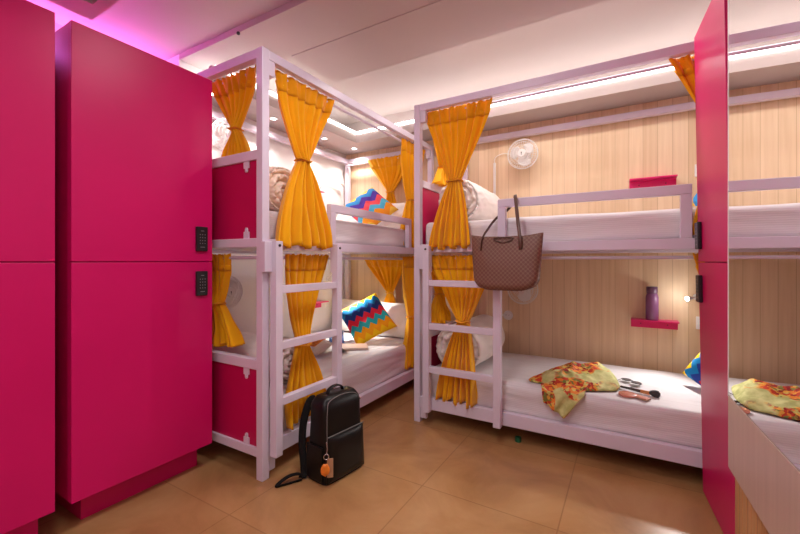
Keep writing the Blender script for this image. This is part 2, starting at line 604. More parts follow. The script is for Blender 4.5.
def bunk(label, loc, rotz, L, D, lad, guard, gz, rodz, side):
    t = thing('bunk_bed', label, 'bunk bed', loc, rotz, 'white steel bunk beds')
    W = M['white']
    P = .045
    def part(name, *bs, bev=.003, parent=None, m=None, label=None):
        return obj(name, boxes(*bs, bev=bev), m or W, parent or t, label=label)
    H = 2.17
    for u in (0, L - P):
        for v in (0, D - P):
            part('post', (u, u + P, v, v + P, 0, H))
    # top beams
    for v in (0, D - P):
        part('top_rail', (P, L - P, v + .001, v + P - .001, H - .048, H - .001))
    for u in (0, L - P):
        part('top_rail', (u + .001, u + P - .001, P, D - P, H - .048, H - .001))
    # side and end rails of both decks
    for z0, z1 in ((.100, .178), (1.158, 1.212)):
        for v in (0, D - P):
            part('side_rail', (P, L - P, v + .002, v + P - .002, z0, z1))
        for u in (0, L - P):
            part('end_rail', (u + .002, u + P - .002, P, D - P, z0 + .012, z0 + .058))
        part('bed_deck', (P, L - P, P, D - P, z0 + .020, z0 + .034), bev=0)
    # panelled head end
    for zb, zt, clip in ((.158, .60, 1), (1.216, 1.662, 1)):
        e = part('end_panel', (.014, .032, P, D - P, zb, zt - .05), m=M['pinkpanel'], bev=0, label='magenta end panel')
        part('end_rail', (.002, P - .002, P, D - P, zt - .05, zt))
        for v in (.13, D - .13):
            for zc, up in ((zb, True), (zt - .05, False)):
                bm = NB()
                clip_plate(bm, .012, v, zc, up)
                obj('clip', bm, W, e, label='white clip plate with a screw')
    # corner gussets and foot sleeves
    for u in (P, L - P - .04):
        part('corner_bracket', (u, u + .04, .004, P - .004, H - .125, H - .048))
    part('foot_bracket', (P, P + .045, .008, P - .008, .030, .100))
    # guard rail
    g0, g1 = guard
    gp = t
    bm = NB()
    box(bm, g0, g1, .004, .040, gz - .05, gz, bev=.003)
    box(bm, g0, g0 + .048, .004, .040, 1.212, gz - .05, bev=.003)
    box(bm, g1 - .048, g1, .004, .040, 1.212, gz - .05, bev=.003)
    obj('guard_rail', bm, W, t)
    # curtain rods
    for z in (rodz, 1.118):
        bm = NB()
        cyl(bm, (P, .060, z), (L - P, .060, z), .009, n=12)
        soft(obj('curtain_rod', bm, W, t))
        bm = NB()
        cyl(bm, (.060, P, z), (.060, D - P, z), .009, n=12)
        soft(obj('curtain_rod', bm, W, t))
    bm = NB()
    cyl(bm, (L - .070, P, rodz), (L - .070, D - P, rodz), .009, n=12)
    soft(obj('curtain_rod', bm, W, t))
    bm = NB()
    cyl(bm, (L - .070, P, 1.118), (L - .070, D - P, 1.118), .009, n=12)
    soft(obj('curtain_rod', bm, W, t))
    # hooked ladder
    a0, a1, zf = lad
    v0, v1 = -.060, -.016
    ld = t
    rail_l = obj('ladder', boxes((a0, a0 + P, v0, v1, zf, 1.20), (a1, a1 + P, v0, v1, zf, 1.20), bev=.003), W, t)
    for z in (.385, .670, .955):
        obj('rung', boxes((a0 + P, a1, v0 + .004, v1 - .004, z - .02, z + .02), bev=.003), W, rail_l)
    for a in (a0, a1):
        obj('hook_plate', boxes((a + .004, a + P - .004, v1, .000, 1.03, 1.195)), W, rail_l)
        bm = NB()
        cyl(bm, (a + P / 2, v0 - .004, 1.178), (a + P / 2, v0, 1.178), .007, n=12)
        obj('bolt', bm, M['dark'], rail_l, label='black bolt at the top of the ladder')
    obj('hook_plate', boxes((min(a0 - .045, .05), a0, v1 - .016, -.001, 1.045, 1.197), bev=.003), W, rail_l)
    return t
LB = (-1.567, 1.31, 0)
RB = (-1.272, 2.345, 0)
LL, LD, RL, RD = 1.97, 1.02, 2.02, .93
bunk('white steel two tier bunk bed beside the magenta lockers', LB, PI / 2, LL, LD, (.034, .505, .118), (.520, 1.545), 1.452, 2.095, 'left')
bunk('white steel two tier bunk bed along the oak plank wall', RB, 0, RL, RD, (.096, .570, .100), (.580, 1.540), 1.478, 2.100, 'right')

def LW(u, v, z):
    return (LB[0] - v, LB[1] + u, z)
def RW(u, v, z):
    return (RB[0] + u, RB[1] + v, z)

# mattresses
def mattress(label, loc, rotz, L, D, z0, z1, seed):
    t = thing('mattress', label, 'mattress', (loc[0], loc[1], z0), rotz, 'mattresses on the bunks')
    h = z1 - z0
    bm = NB()
    nu, nv, nh = 70, 34, 8
    R = .035
    def P(a, b, c):                                # a,b,c in 0..1 on the surface of a rounded box
        p = Vector((a * L, b * D, c * h))
        q = Vector((min(max(p.x, R), L - R), min(max(p.y, R), D - R), min(max(p.z, R), h - R)))
        d = p - q
        if d.length > 1e-6:
            p = q + d.normalized() * R
        n = nz(p.x * 4 + seed, p.y * 5, p.z * 3) * .005 + nz(p.x * 1.5, p.y * 1.5 + seed, 2) * .005
        if c > .95:
            p.z += n
        if b < .02 and c < .98:
            p.y += nz(p.x * 3 + p.z * 7, seed, p.z * 4) * .004
        return p
    cache = {}
    def V(i, j, k):
        key = (i, j, k)
        if key not in cache:
            cache[key] = bm.verts.new(P(i / nu, j / nv, k / nh))
        return cache[key]
    for i in range(nu):
        for j in range(nv):
            for k in (0, nh):
                bm.faces.new((V(i, j, k), V(i + 1, j, k), V(i + 1, j + 1, k), V(i, j + 1, k)))
        for k in range(nh):
            for j in (0, nv):
                bm.faces.new((V(i, j, k), V(i + 1, j, k), V(i + 1, j, k + 1), V(i, j, k + 1)))
    for j in range(nv):
        for k in range(nh):
            for i in (0, nu):
                bm.faces.new((V(i, j, k), V(i, j + 1, k), V(i, j + 1, k + 1), V(i, j, k + 1)))
    obj('fitted_sheet', bm, M['sheet'], t, smooth=True)
    return t
ML, MDL, MDR = 1.87, .91, .82
mattress('white striped mattress on the top tier of the left bunk', LW(.052, .050, 0), PI / 2, ML, MDL, 1.193, 1.372, 1)
mattress('white striped mattress on the bottom tier of the left bunk', LW(.052, .050, 0), PI / 2, ML, MDL, .135, .395, 5)
mattress('white striped mattress on the top tier of the right bunk', RW(.052, .050, 0), 0, ML + .04, MDR, 1.193, 1.368, 9)
mattress('white striped mattress under the floral scarf on the right bunk', RW(.052, .050, 0), 0, ML + .04, MDR, .135, .348, 13)

# ------------------------------------------------------------------ curtains
def curtain(label, P0, P1, T, tw, B0, B1, nrm, pleats=9, amp=.021, seed=0, group='marigold curtains', bulge=.12, flare=.6, head=.075):
    P0, P1, T, B0, B1, n = (Vector(p) for p in (P0, P1, T, B0, B1, nrm))
    n.normalize()
    pleats = max(5, round(pleats * .72))
    d = Vector((P1.x - P0.x, P1.y - P0.y, 0)).normalized()
    t0 = thing('curtain', label, 'curtain', (T.x, T.y, min(B0.z, B1.z)), 0, group)
    O = Vector((T.x, T.y, min(B0.z, B1.z)))
    NU = pleats * 12
    TL, TR = T - d * tw / 2, T + d * tw / 2
    def edge(A, Bt, s, up):
        # vertical falls linearly, sideways eases
        z = A.z + (Bt.z - A.z) * s
        if up:
            e = s ** (1 + bulge)
        else:
            e = 1 - (1 - s) ** (1 + flare)
        p = A.lerp(Bt, e)
        p.z = z
        return p
    def pt(u, s, up):
        if up:
            l, r = edge(P0, TL, s, True), edge(P1, TR, s, True)
        else:
            l, r = edge(TL, B0, s, False), edge(TR, B1, s, False)
        p = l.lerp(r, u)
        w = (r - l).length
        ph = 2 * PI * pleats * u + .7 * nz(u * 3 + seed, s * 1.5, seed) + seed
        a = amp * (.75 + .5 * nz(u * 5, seed * 2.3, 1))
        if up:
            a *= 1 - .15 * s
        else:
            a *= .8 + 1.3 * s
        if up:
            a *= .42 + .58 * min(1, s / .3)
        k = math.sin(ph) + .35 * math.sin(2.1 * ph + seed) + .5 * nz(u * 9 + seed, s * 2.2, 3)
        p += n * (a * k + (.017 * max(0, 1 - s / .35) if up else 0))
        p += d * (w * .010 * math.sin(ph * .5 + s * 4))
        if not up:
            p.z += .012 * nz(u * 6, seed, s) * s + .012 * math.sin(ph * .5) * s
        # rounded bundle at the tie
        q = s if up else 1 - s
        p += n * (.030 * (q ** 5) * (1 - (2 * u - 1) ** 2))
        return p - O
    H = (P0.z - T.z)
    hs = head / H
    # heading
    def sheet(rows, f, name, mat, parent):
        bm = NB()
        G = [[bm.verts.new(f(u / NU, s)) for u in range(NU + 1)] for s in rows]
        for A, B in zip(G, G[1:]):
            for j in range(NU):
                bm.faces.new((A[j], A[j + 1], B[j + 1], B[j]))
        return solid(obj(name, bm, mat, parent, smooth=True), .003)
    def headf(u, s):
        p = pt(u, s, True) + n * .0035
        r = max(0, 1 - s / hs)
        p += n * (.006 * math.sin(2 * PI * pleats * 1.7 * u + seed) * r)
        p.z += .011 * min(1, r * 3) + (.008 + .003 * math.sin(2 * PI * pleats * 2.3 * u + seed) + .007 * nz(u * 17, seed)) * r ** 1.5
        return p
    rows = [hs * .55 + (1 - hs * .55) * i / 22 for i in range(23)]
    up = sheet(rows, lambda u, s: pt(u, s, True), 'upper_drape', M['curtain'], t0)
    sheet([i / 22 for i in range(23)], lambda u, s: pt(u, s, False), 'lower_drape', M['curtain'], t0)
    sheet([hs * i / 6 for i in range(7)], headf, 'heading', M['curtainhead'], t0)
    # tie band
    bm = NB()
    pts = []
    for i in range(20):
        a = 2 * PI * i / 20
        pts.append(T - O + d * (math.cos(a) * (tw / 2 + .006)) + n * (math.sin(a) * .036 + .012) + Vector((0, 0, .004 * math.sin(3 * a))))
    strap(bm, pts, .022, .008, up=(n.x, n.y, .01), k=2, n=8, closed=True)
    obj('tie_band', bm, M['curtainhead'], t0, smooth=True)
    return t0

XF = LB[0] - .060       # rod line of the left bunk front
YR = RB[1] + .060
NX, NY = (1, 0, 0), (0, -1, 0)
# left bunk, upper tier
curtain('marigold curtain tied above the end panel of the left bunk top tier', (-2.06, 1.372, 2.095), (-1.655, 1.372, 2.095), (-1.84, 1.372, 1.815), .050, (-1.965, 1.372, 1.60), (-1.715, 1.372, 1.60), NY, 8, seed=1)
curtain('large marigold curtain tied in front of the left bunk top tier, over its ladder', (XF, 1.408, 2.095), (XF, 1.895, 2.095), (XF, 1.640, 1.675), .085, (XF + .075, 1.380, 1.178), (XF + .075, 1.790, 1.178), NX, 9, seed=2)
curtain('narrow marigold curtain at the far end of the left bunk top tier front', (XF, 2.755, 2.095), (XF, 3.175, 2.095), (XF, 2.93, 1.62), .10, (XF, 2.80, 1.22), (XF, 3.12, 1.22), NX, 8, seed=3)
yfe = LB[1] + LL - .070
curtain('bright marigold curtain tied on the oak wall end of the left bunk top tier', (-2.27, yfe, 2.095), (-1.75, yfe, 2.095), (-2.00, yfe, 1.77), .06, (-2.12, yfe, 1.39), (-1.90, yfe, 1.39), NY, 9, seed=4)
# left bunk, lower tier
curtain('marigold curtain by the locker keypads, on the left bunk bottom tier', (-2.20, 1.372, 1.118), (-1.885, 1.372, 1.118), (-2.00, 1.372, .86), .06, (-2.10, 1.372, .635), (-1.815, 1.372, .635), NY, 8, seed=5, flare=.1)
curtain('marigold curtain tied behind the ladder of the left bunk bottom tier', (XF, 1.500, 1.118), (XF, 1.850, 1.118), (XF, 1.635, .62), .085, (XF + .035, 1.480, .205), (XF + .035, 1.840, .205), NX, 9, seed=6, bulge=.15)
curtain('narrow marigold curtain at the far end of the left bunk bottom tier front', (XF, 2.755, 1.118), (XF, 3.10, 1.118), (XF, 2.94, .62), .10, (XF + .02, 2.80, .20), (XF + .02, 3.05, .20), NX, 8, seed=7)
curtain('marigold curtain tied on the oak wall above the pillows of the bottom tier', (-2.30, yfe, 1.118), (-1.80, yfe, 1.118), (-2.00, yfe, .79), .06, (-2.12, yfe, .46), (-1.90, yfe, .46), NY, 9, seed=8)
# right bunk
curtain('large marigold curtain tied on the right bunk top tier, left of the tote bag', (-1.205, YR, 2.100), (-.735, YR, 2.100), (-.992, YR, 1.628), .085, (-1.140, YR - .085, 1.180), (-.850, YR - .085, 1.190), NY, 10, seed=9)
xre = RB[0] + .060
curtain('marigold curtain on the left end of the right bunk top tier', (xre, 2.48, 2.100), (xre, 2.98, 2.100), (xre + .01, 2.66, 1.80), .08, (xre + .02, 2.50, 1.66), (xre + .02, 2.86, 1.67), (1, 0, 0), 8, seed=10, flare=.1)
curtain('marigold curtain tied behind the ladder of the right bunk', (-1.190, YR, 1.118), (-.725, YR, 1.118), (-.935, YR, .705), .075, (-1.11, YR - .048, .185), (-.83, YR - .048, .175), NY, 10, seed=11, bulge=.2)
curtain('marigold curtain on the left end of the right bunk bottom tier', (xre, 2.46, 1.118), (xre, 2.88, 1.118), (xre + .01, 2.60, .86), .08, (xre + .03, 2.44, .66), (xre + .03, 2.70, .66), (1, 0, 0), 8, seed=12, flare=.1)
curtain('marigold curtain half hidden by the pink locker, on the right bunk top tier', (.172, YR, 2.100), (.62, YR, 2.100), (.42, YR, 1.66), .065, (.27, YR, 1.22), (.56, YR, 1.22), NY, 10, seed=13, bulge=-.05)
curtain('marigold curtain mostly hidden by the pink locker, on the right bunk bottom tier', (.268, YR, 1.118), (.66, YR, 1.118), (.46, YR, .70), .075, (.36, YR - .04, .20), (.60, YR - .04, .20), NY, 10, seed=14)

# ------------------------------------------------------------------ bedding
def quilt_roll(label, loc, rotz, L, R, mat, seed, turns=3.2, tilt=0):
    """rolled quilt, axis along local y, one spiral end at y=0"""
    t = thing('rolled_quilt', label, 'quilt', loc, 0, 'rolled quilts', rot=(tilt, 0, rotz))
    bm = NB()
    NT, NR, NL = 120, 26, 34
    def rad(th, y):
        f = 1 + .05 * nz(math.cos(th) * 2 + seed, math.sin(th) * 2, y * 7) + .03 * nz(math.cos(th) * 6, math.sin(th) * 6 + seed, y * 14)
        r = R * f
        s = math.sin(th)
        if s < -.6:                                   # flattened where it lies
            r *= 1 - .10 * ((-s - .6) / .4)
        return r
    def ring(y, k, end=0.0):
        out = []
        for j in range(NT):
            th = 2 * PI * j / NT
            r = rad(th, y) * k
            yy = y
            if end:
                ph = (k * turns - end * th / (2 * PI)) % 1.0
                g = abs(ph - .5) * 2                  # 1 in the groove
                yy += end * (.045 * g ** 3 + .018 * nz(math.cos(th) * k * 6 + seed, math.sin(th) * k * 6, k * 5) - .02 * (1 - k ** 4) * 0 + .020 * k ** 6)
            out.append(bm.verts.new((r * math.cos(th), yy, r * math.sin(th) + R * .93)))
        return out
    rings = []
    for i in range(NR):
        rings.append(ring(0, max(.02, i / NR), 1.0))
    for i in range(NL + 1):
        f = i / NL
        e = min(f, 1 - f) * L
        rings.append(ring(.012 + f * (L - .024), 1 - .10 * max(0, 1 - e / .035) ** 2))
    for i in range(NR - 1, -1, -1):
        rings.append(ring(L, max(.02, i / NR), -1.0))
    for A, B in zip(rings, rings[1:]):
        for j in range(NT):
            bm.faces.new((A[j], A[(j + 1) % NT], B[(j + 1) % NT], B[j]))
    bm.faces.new(rings[0])
    bm.faces.new(rings[-1])
    obj('quilt_body', bm, mat, t, smooth=True)
    return t
quilt_roll('rolled beige quilt on the top tier of the left bunk', (-1.665, 1.555, 1.372), PI / 2, .62, .138, M['duvet_beige'], 3)
quilt_roll('rolled whitish quilt behind the ladder on the bottom tier of the left bunk', (-1.66, 1.60, .393), PI / 2, .66, .132, M['duvet_white'], 8)
quilt_roll('big rolled white quilt on the top tier of the right bunk', (-1.00, 2.455, 1.366), 0, .62, .152, M['duvet_white'], 14)
quilt_roll('rolled white quilt on the bottom tier of the right bunk', (-1.005, 2.455, .346), 0, .64, .166, M['duvet_white'], 20)

def pillow_bm(w, h, t, seed, pinch=.06, rough=.006):
    bm = NB()
    n = 32
    V = {}
    for side in (1, -1):
        for i in range(n + 1):
            for j in range(n + 1):
                a, b = 2 * i / n - 1, 2 * j / n - 1
                border = i in (0, n) or j in (0, n)
                if border and side == -1:
                    V[(-1, i, j)] = V[(1, i, j)]
                    continue
                x = w / 2 * a * (1 - pinch * (1 - b * b))
                y = h / 2 * b * (1 - pinch * (1 - a * a))
                z = t / 2 * ((1 - a ** 4) * (1 - b ** 4)) ** .55
                z += rough * nz(a * 3 + seed, b * 3, side) * (1 - a ** 2) * (1 - b ** 2) * 2
                V[(side, i, j)] = bm.verts.new((x, y, side * z))
    for side in (1, -1):
        for i in range(n):
            for j in range(n):
                q = [V[(side, i, j)], V[(side, i + 1, j)], V[(side, i + 1, j + 1)], V[(side, i, j + 1)]]
                bm.faces.new(q if side == 1 else q[::-1])
    return bm
def pillow(name, label, cat, loc, rot, w, h, t, mat, seed, group=None):
    o = obj(name, pillow_bm(w, h, t, seed), mat, None, smooth=True, loc=loc, rot=rot)
    tag(o, label, cat, group)
    return o
def facing(tilt, yaw, spin):
    R = math.radians
    return (Matrix.Rotation(R(yaw), 3, 'Z') @ Matrix.Rotation(R(tilt), 3, 'X') @ Matrix.Rotation(R(spin), 3, 'Z')).to_euler()
# left bunk (head against the oak wall)
pillow('pillow', 'plump white pillow nearest the aisle on the bottom tier of the left bunk', 'pillow', (-1.865, 3.075, .555), (math.radians(66), 0, math.radians(4)), .50, .34, .15, M['pillow'], 1, 'white pillows')
pillow('pillow', 'white pillow against the white wall behind the zigzag cushion, bottom tier', 'pillow', (-2.36, 3.07, .560), (math.radians(66), 0, math.radians(-3)), .46, .34, .15, M['pillow'], 2, 'white pillows')
pillow('cushion', 'square zigzag striped cushion leaning on the bottom tier pillows of the left bunk', 'cushion', (-1.99, 2.80, .588), facing(56, 32, 30), .39, .39, .13, M['chevron'], 3, 'zigzag cushions')
pillow('pillow', 'white pillow under the tied curtain on the top tier of the left bunk', 'pillow', (-1.85, 3.05, 1.500), (math.radians(58), 0, math.radians(3)), .52, .32, .15, M['pillow'], 4, 'white pillows')
pillow('pillow', 'white pillow behind the zigzag cushion on the top tier of the left bunk', 'pillow', (-2.34, 3.05, 1.500), (math.radians(58), 0, 0), .44, .30, .14, M['pillow'], 5, 'white pillows')
pillow('cushion', 'square zigzag striped cushion on the top tier of the left bunk', 'cushion', (-1.96, 2.80, 1.560), facing(58, 30, 43), .36, .36, .12, M['chevron_pale'], 6, 'zigzag cushions')
# right bunk (head end behind the locker)
pillow('pillow', 'white pillow at the right end of the right bunk bottom tier', 'pillow', (.620, 2.80, .455), (math.radians(8), math.radians(-58), 0), .30, .50, .14, M['pillow'], 7, 'white pillows')
pillow('cushion', 'red and blue zigzag cushion by the pink locker on the right bunk bottom tier', 'cushion', (.480, 2.80, .500), (math.radians(42), math.radians(-58), 0), .36, .36, .12, M['chevron'], 8, 'zigzag cushions')
pillow('pillow', 'white pillow at the right end of the right bunk top tier', 'pillow', (.620, 2.80, 1.475), (math.radians(8), math.radians(-58), 0), .30, .50, .14, M['pillow'], 9, 'white pillows')
pillow('cushion', 'orange and blue zigzag cushion by the pink locker on the right bunk top tier', 'cushion', (.515, 2.80, 1.53), (math.radians(42), math.radians(-58), 0), .36, .36, .12, M['chevron_pale'], 10, 'zigzag cushions')

# ------------------------------------------------------------------ wall fans
def fan(label, loc, rotz, r=.118, tilt=0, yaw=0):
    """front faces local -y, wall plate at y=0"""
    t = thing('wall_fan', label, 'fan', loc, rotz, 'small white wall fans')
    W = M['plasticw']
    bm = NB()
    box(bm, -.035, .035, -.018, 0, -.06, .05, bev=.006)
    cyl(bm, (0, -.015, 0), (0, -.075, .0), .016, n=16)
    soft(obj('wall_mount', bm, W, t))
    hd = obj('motor', (lambda b: (cyl(b, (0, -.06, 0), (0, -.115, 0), .038, .042, n=24), b)[1])(NB()), W, t)
    soft(hd)
    hd.rotation_euler = (tilt, 0, yaw)
    bm = NB()
    yc = -.140
    for rr, yy, th in ((r, yc, .0030), (r * .99, yc + .02, .0022), (r * .92, yc - .018, .0016), (r * .75, yc - .026, .0016), (r * .55, yc - .030, .0016), (r * .36, yc - .032, .0016), (r * .92, yc + .036, .0016), (r * .6, yc + .045, .0016)):
        tube(bm, [(rr * math.cos(2 * PI * i / 24), yy, rr * math.sin(2 * PI * i / 24)) for i in range(24)], th, k=2, n=6, closed=True)
    for i in range(36):
        a = 2 * PI * i / 36
        c, s = math.cos(a), math.sin(a)
        tube(bm, [(.035 * c, yc - .032, .035 * s), (r * .7 * c, yc - .027, r * .7 * s), (r * .95 * c, yc - .014, r * .95 * s), (r * c, yc, r * s), (r * .97 * c, yc + .024, r * .97 * s), (r * .6 * c, yc + .046, r * .6 * s), (.04 * c, yc + .046, .04 * s)], .0009, k=2, n=5)
    obj('cage', bm, W, hd, smooth=True)
    for q in range(3):
        bm = NB()
        a0 = 2 * PI * q / 3 + .5
        G = []
        for i in range(9):
            f = i / 8
            rr = .022 + f * (r * .84 - .022)
            half = .22 + .55 * math.sin(PI * min(1, f * .62 + .18)) 
            row = []
            for j in range(9):
                s = j / 8 * 2 - 1
                th = a0 + s * half * (1 - .55 * max(0, f - .72) / .28) + f * .35
                row.append(bm.verts.new((rr * math.cos(th), yc + .008 + s * .012, rr * math.sin(th))))
            G.append(row)
        for A, B in zip(G, G[1:]):
            for j in range(8):
                bm.faces.new((A[j], A[j + 1], B[j + 1], B[j]))
        solid(obj('blade', bm, W, hd, smooth=True), .002)
    bm = NB()
    cyl(bm, (0, yc - .026, 0), (0, yc - .038, 0), .034, .030, n=28)
    hb = soft(obj('hub_cap', bm, W, hd))
    bm = NB()
    box(bm, -.003, .003, yc - .0388, yc - .0380, -.006, .008)
    cyl(bm, (0, yc - .0380, -.012), (0, yc - .0388, -.012), .003, n=10)
    obj('badge', bm, M['dark'], hd)
    return t
fan('white wall fan on the oak planks above the right bunk top tier', (-.73, YB, 1.955), 0)
fan('white wall fan on the oak planks behind the tote bag', (-.73, YB, .875), 0)
fan('white wall fan on the white wall behind the curtain of the left bunk top tier', (XL, 1.77, 2.0), PI / 2, r=.118)
fan('white wall fan on the white wall of the left bunk bottom tier, near the locker', (XL, 1.77, .877), PI / 2, r=.118)

# trunking and wires by the fans
bm = NB()
box(bm, -1.006, -.986, YB - .012, YB, 1.30, 1.945, bev=.002)
o = obj('cable_trunking', bm, M['plasticw'])
tag(o, 'narrow white vertical cable trunking on the oak planks beside the upper fan', 'cable trunking')
bm = NB()
tube(bm, [(-.996, YB - .008, 1.94), (-.985, YB - .02, 1.985), (-.93, YB - .02, 2.01), (-.86, YB - .022, 2.0), (-.765, YB - .02, 1.965)], .003, k=6, n=6)
o = obj('cable', bm, M['plasticw'], smooth=True)
tag(o, 'thin white cable arching from the trunking to the upper wall fan', 'cable')

# wall fittings
def wall_round(label, loc, rotz):
    t = thing('wall_fitting', label, 'wall fitting', loc, rotz)
    bm = NB()
    cyl(bm, (0, 0, 0), (0, -.022, 0), .040, .036, n=28)
    soft(obj('disc', bm, M['plasticw'], t))
    bm = NB()
    for a in (-.012, .012):
        cyl(bm, (a, -.022, .004), (a, -.0225, .004), .003, n=10)
    obj('dots', bm, M['dark'], t)
    bm = NB()
    tube(bm, [(-.036, -.012, .0), (-.06, -.014, 0), (-.085, -.008, 0)], .005, n=8)
    obj('stub', bm, M['plasticw'], t, smooth=True)
wall_round('small round white wall fitting on the oak planks above the lower rolled quilt', (-.880, YB, .640), 0)

def switch(label, loc, rotz, w=.075, h=.075, n=2):
    t = thing('wall_switch', label, 'wall switch', loc, rotz, 'white switch plates')
    obj('plate', boxes((-w / 2, w / 2, -.012, 0, -h / 2, h / 2), bev=.003), M['plasticw'], t)
    for i in range(n):
        c = (i - (n - 1) / 2) * w / n
        obj('rocker', boxes((c - .010, c + .010, -.0155, -.012, -.016, .016), bev=.001), M['plasticw'], t)
switch('white switch plate on the oak planks above the right bunk top tier pillow', (.425, YB, 1.715), 0, .075, .085)
switch('white switch plate on the oak planks by the lit reading lamp', (.435, YB, .680), 0, .080, .085)
switch('white switch plate on the white wall of the left bunk bottom tier', (XL, 3.01, .668), PI / 2, .10, .07, 3)
switch('white switch plate on the white wall of the left bunk top tier', (XL, 2.88, 1.70), PI / 2, .07, .12, 1)

def reading_lamp(label, loc, rotz, arc, lit):
    t = thing('reading_lamp', label, 'reading lamp', loc, rotz)
    bm = NB()
    cyl(bm, (0, 0, 0), (0, -.014, 0), .022, n=20)
    soft(obj('wall_plate', bm, M['plasticw'], t))
    bm = NB()
    tube(bm, arc, .0042, n=8)
    obj('gooseneck', bm, M['plasticw'], t, smooth=True)
    e = Vector(arc[-1])
    dd = (e - Vector(arc[-2])).normalized()
    bm = NB()
    cyl(bm, e - dd * .01, e + dd * .035, .011, .016, n=18)
    soft(obj('lamp_head', bm, M['plasticw'], t))
    bm = NB()
    cyl(bm, e + dd * .0352, e + dd * .037, .013, n=18)
    obj('lens', bm, M['reading_on'] if lit else M['plasticw'], t)
    return e + dd * .04, dd
a, b = reading_lamp('lit reading lamp shining on the oak planks near the pink locker', (.400, YB, .855), 0, [(0, -.01, 0), (.0, -.05, .004), (-.018, -.085, .004), (-.045, -.115, .0)], True)
l = bpy.data.lights.new('reading_glow', 'POINT')
l.energy = 1.0
l.color = (1, .95, .88)
l.shadow_soft_size = .015
lo = bpy.data.objects.new('reading_glow', l)
COL.objects.link(lo)
lo.location = (.400 + a.x - .02, YB + a.y - .02, .855 + a.z)
l = bpy.data.lights.new('reading_beam', 'SPOT')
l.energy = 22
l.color = (1, .97, .94)
l.spot_size = 1.9
l.spot_blend = .9
l.shadow_soft_size = .02
lo = bpy.data.objects.new('reading_beam', l)
COL.objects.link(lo)
lo.location = (.400 + a.x - .02, YB + a.y - .02, .855 + a.z)
lo.rotation_euler = (Vector((.0, 2.62, .35)) - lo.location).to_track_quat('-Z', 'Y').to_euler()
e, dd = reading_lamp('lit reading lamp over the bottom tier pillows of the left bunk, near the corner post', (XL, 3.00, .915), PI / 2, [(0, -.01, 0), (-.04, -.10, .055), (-.12, -.20, .070), (-.19, -.27, .050), (-.215, -.30, .020)], True)
l = bpy.data.lights.new('reading_glow', 'POINT')
l.energy = .5
l.color = (1, .92, .80)
l.shadow_soft_size = .015
lo = bpy.data.objects.new('reading_glow', l)
COL.objects.link(lo)
lo.location = (XL + .335, 2.765, .880)
l = bpy.data.lights.new('reading_beam', 'SPOT')
l.energy = 30
l.color = (1, .96, .88)
l.spot_size = 2.1
l.spot_blend = .9
l.shadow_soft_size = .02
lo = bpy.data.objects.new('reading_beam', l)
COL.objects.link(lo)
lo.location = (XL + .335, 2.765, .888)
lo.rotation_euler = (Vector((-1.98, 2.90, .42)) - lo.location).to_track_quat('-Z', 'Y').to_euler()
reading_lamp('white gooseneck reading lamp arching by the corner post of the left bunk top tier', (XL, 2.86, 1.775), PI / 2, [(0, -.012, 0), (.02, -.05, .09), (.10, -.06, .155), (.21, -.055, .165), (.30, -.05, .13)], False)

# ------------------------------------------------------------------ shelves and bottle
def shelf(label, loc, rotz, L=.28):
    """L-shaped ledge: local x along the wall, -y out of it; loc = back left bottom"""
    t = thing('wall_shelf', label, 'shelf', loc, rotz, 'pink wall ledges')
    obj('back_plate', boxes((0, L, -.008, 0, 0, .065), bev=.001), M['pinkshelf'], t)
    obj('ledge', boxes((0, L, -.105, -.008, .056, .065), bev=.001), M['pinkshelf'], t)
    bm = NB()
    for x in (.06, L - .06):
        cyl(bm, (x, -.008, .028), (x, -.0095, .028), .004, n=10)
    obj('screw', bm, M['dark'], t)
shelf('pink wall ledge above the right bunk top tier guard rail', (.005, YB, 1.618), 0)
shelf('pink wall ledge holding the purple bottle', (.015, YB, .622), 0)
shelf('pink wall ledge on the white wall of the left bunk top tier', (XL, 2.56, 1.70), PI / 2)
shelf('pink wall ledge on the white wall of the left bunk bottom tier', (XL, 2.62, .645), PI / 2)
t = thing('water_bottle', 'mauve water bottle standing on the lower pink wall ledge', 'bottle', (.142, YB - .058, .688))
bm = NB()
lathe(bm, [(0, 0), (.036, 0), (.039, .004), (.039, .150), (.037, .168), (.032, .182), (.030, .186)], 36)
M['mauve'] = plain('mauve_satin', (.24, .09, .22, 1), .4)
soft(obj('body', bm, M['mauve'], t), 50)
bm = NB()
lathe(bm, [(.033, .186), (.034, .188), (.034, .228), (.031, .232), (0, .233)], 36)
M['mauvecap'] = plain('dark_mauve_cap', (.13, .055, .12, 1), .4)
soft(obj('cap', bm, M['mauvecap'], t), 50)

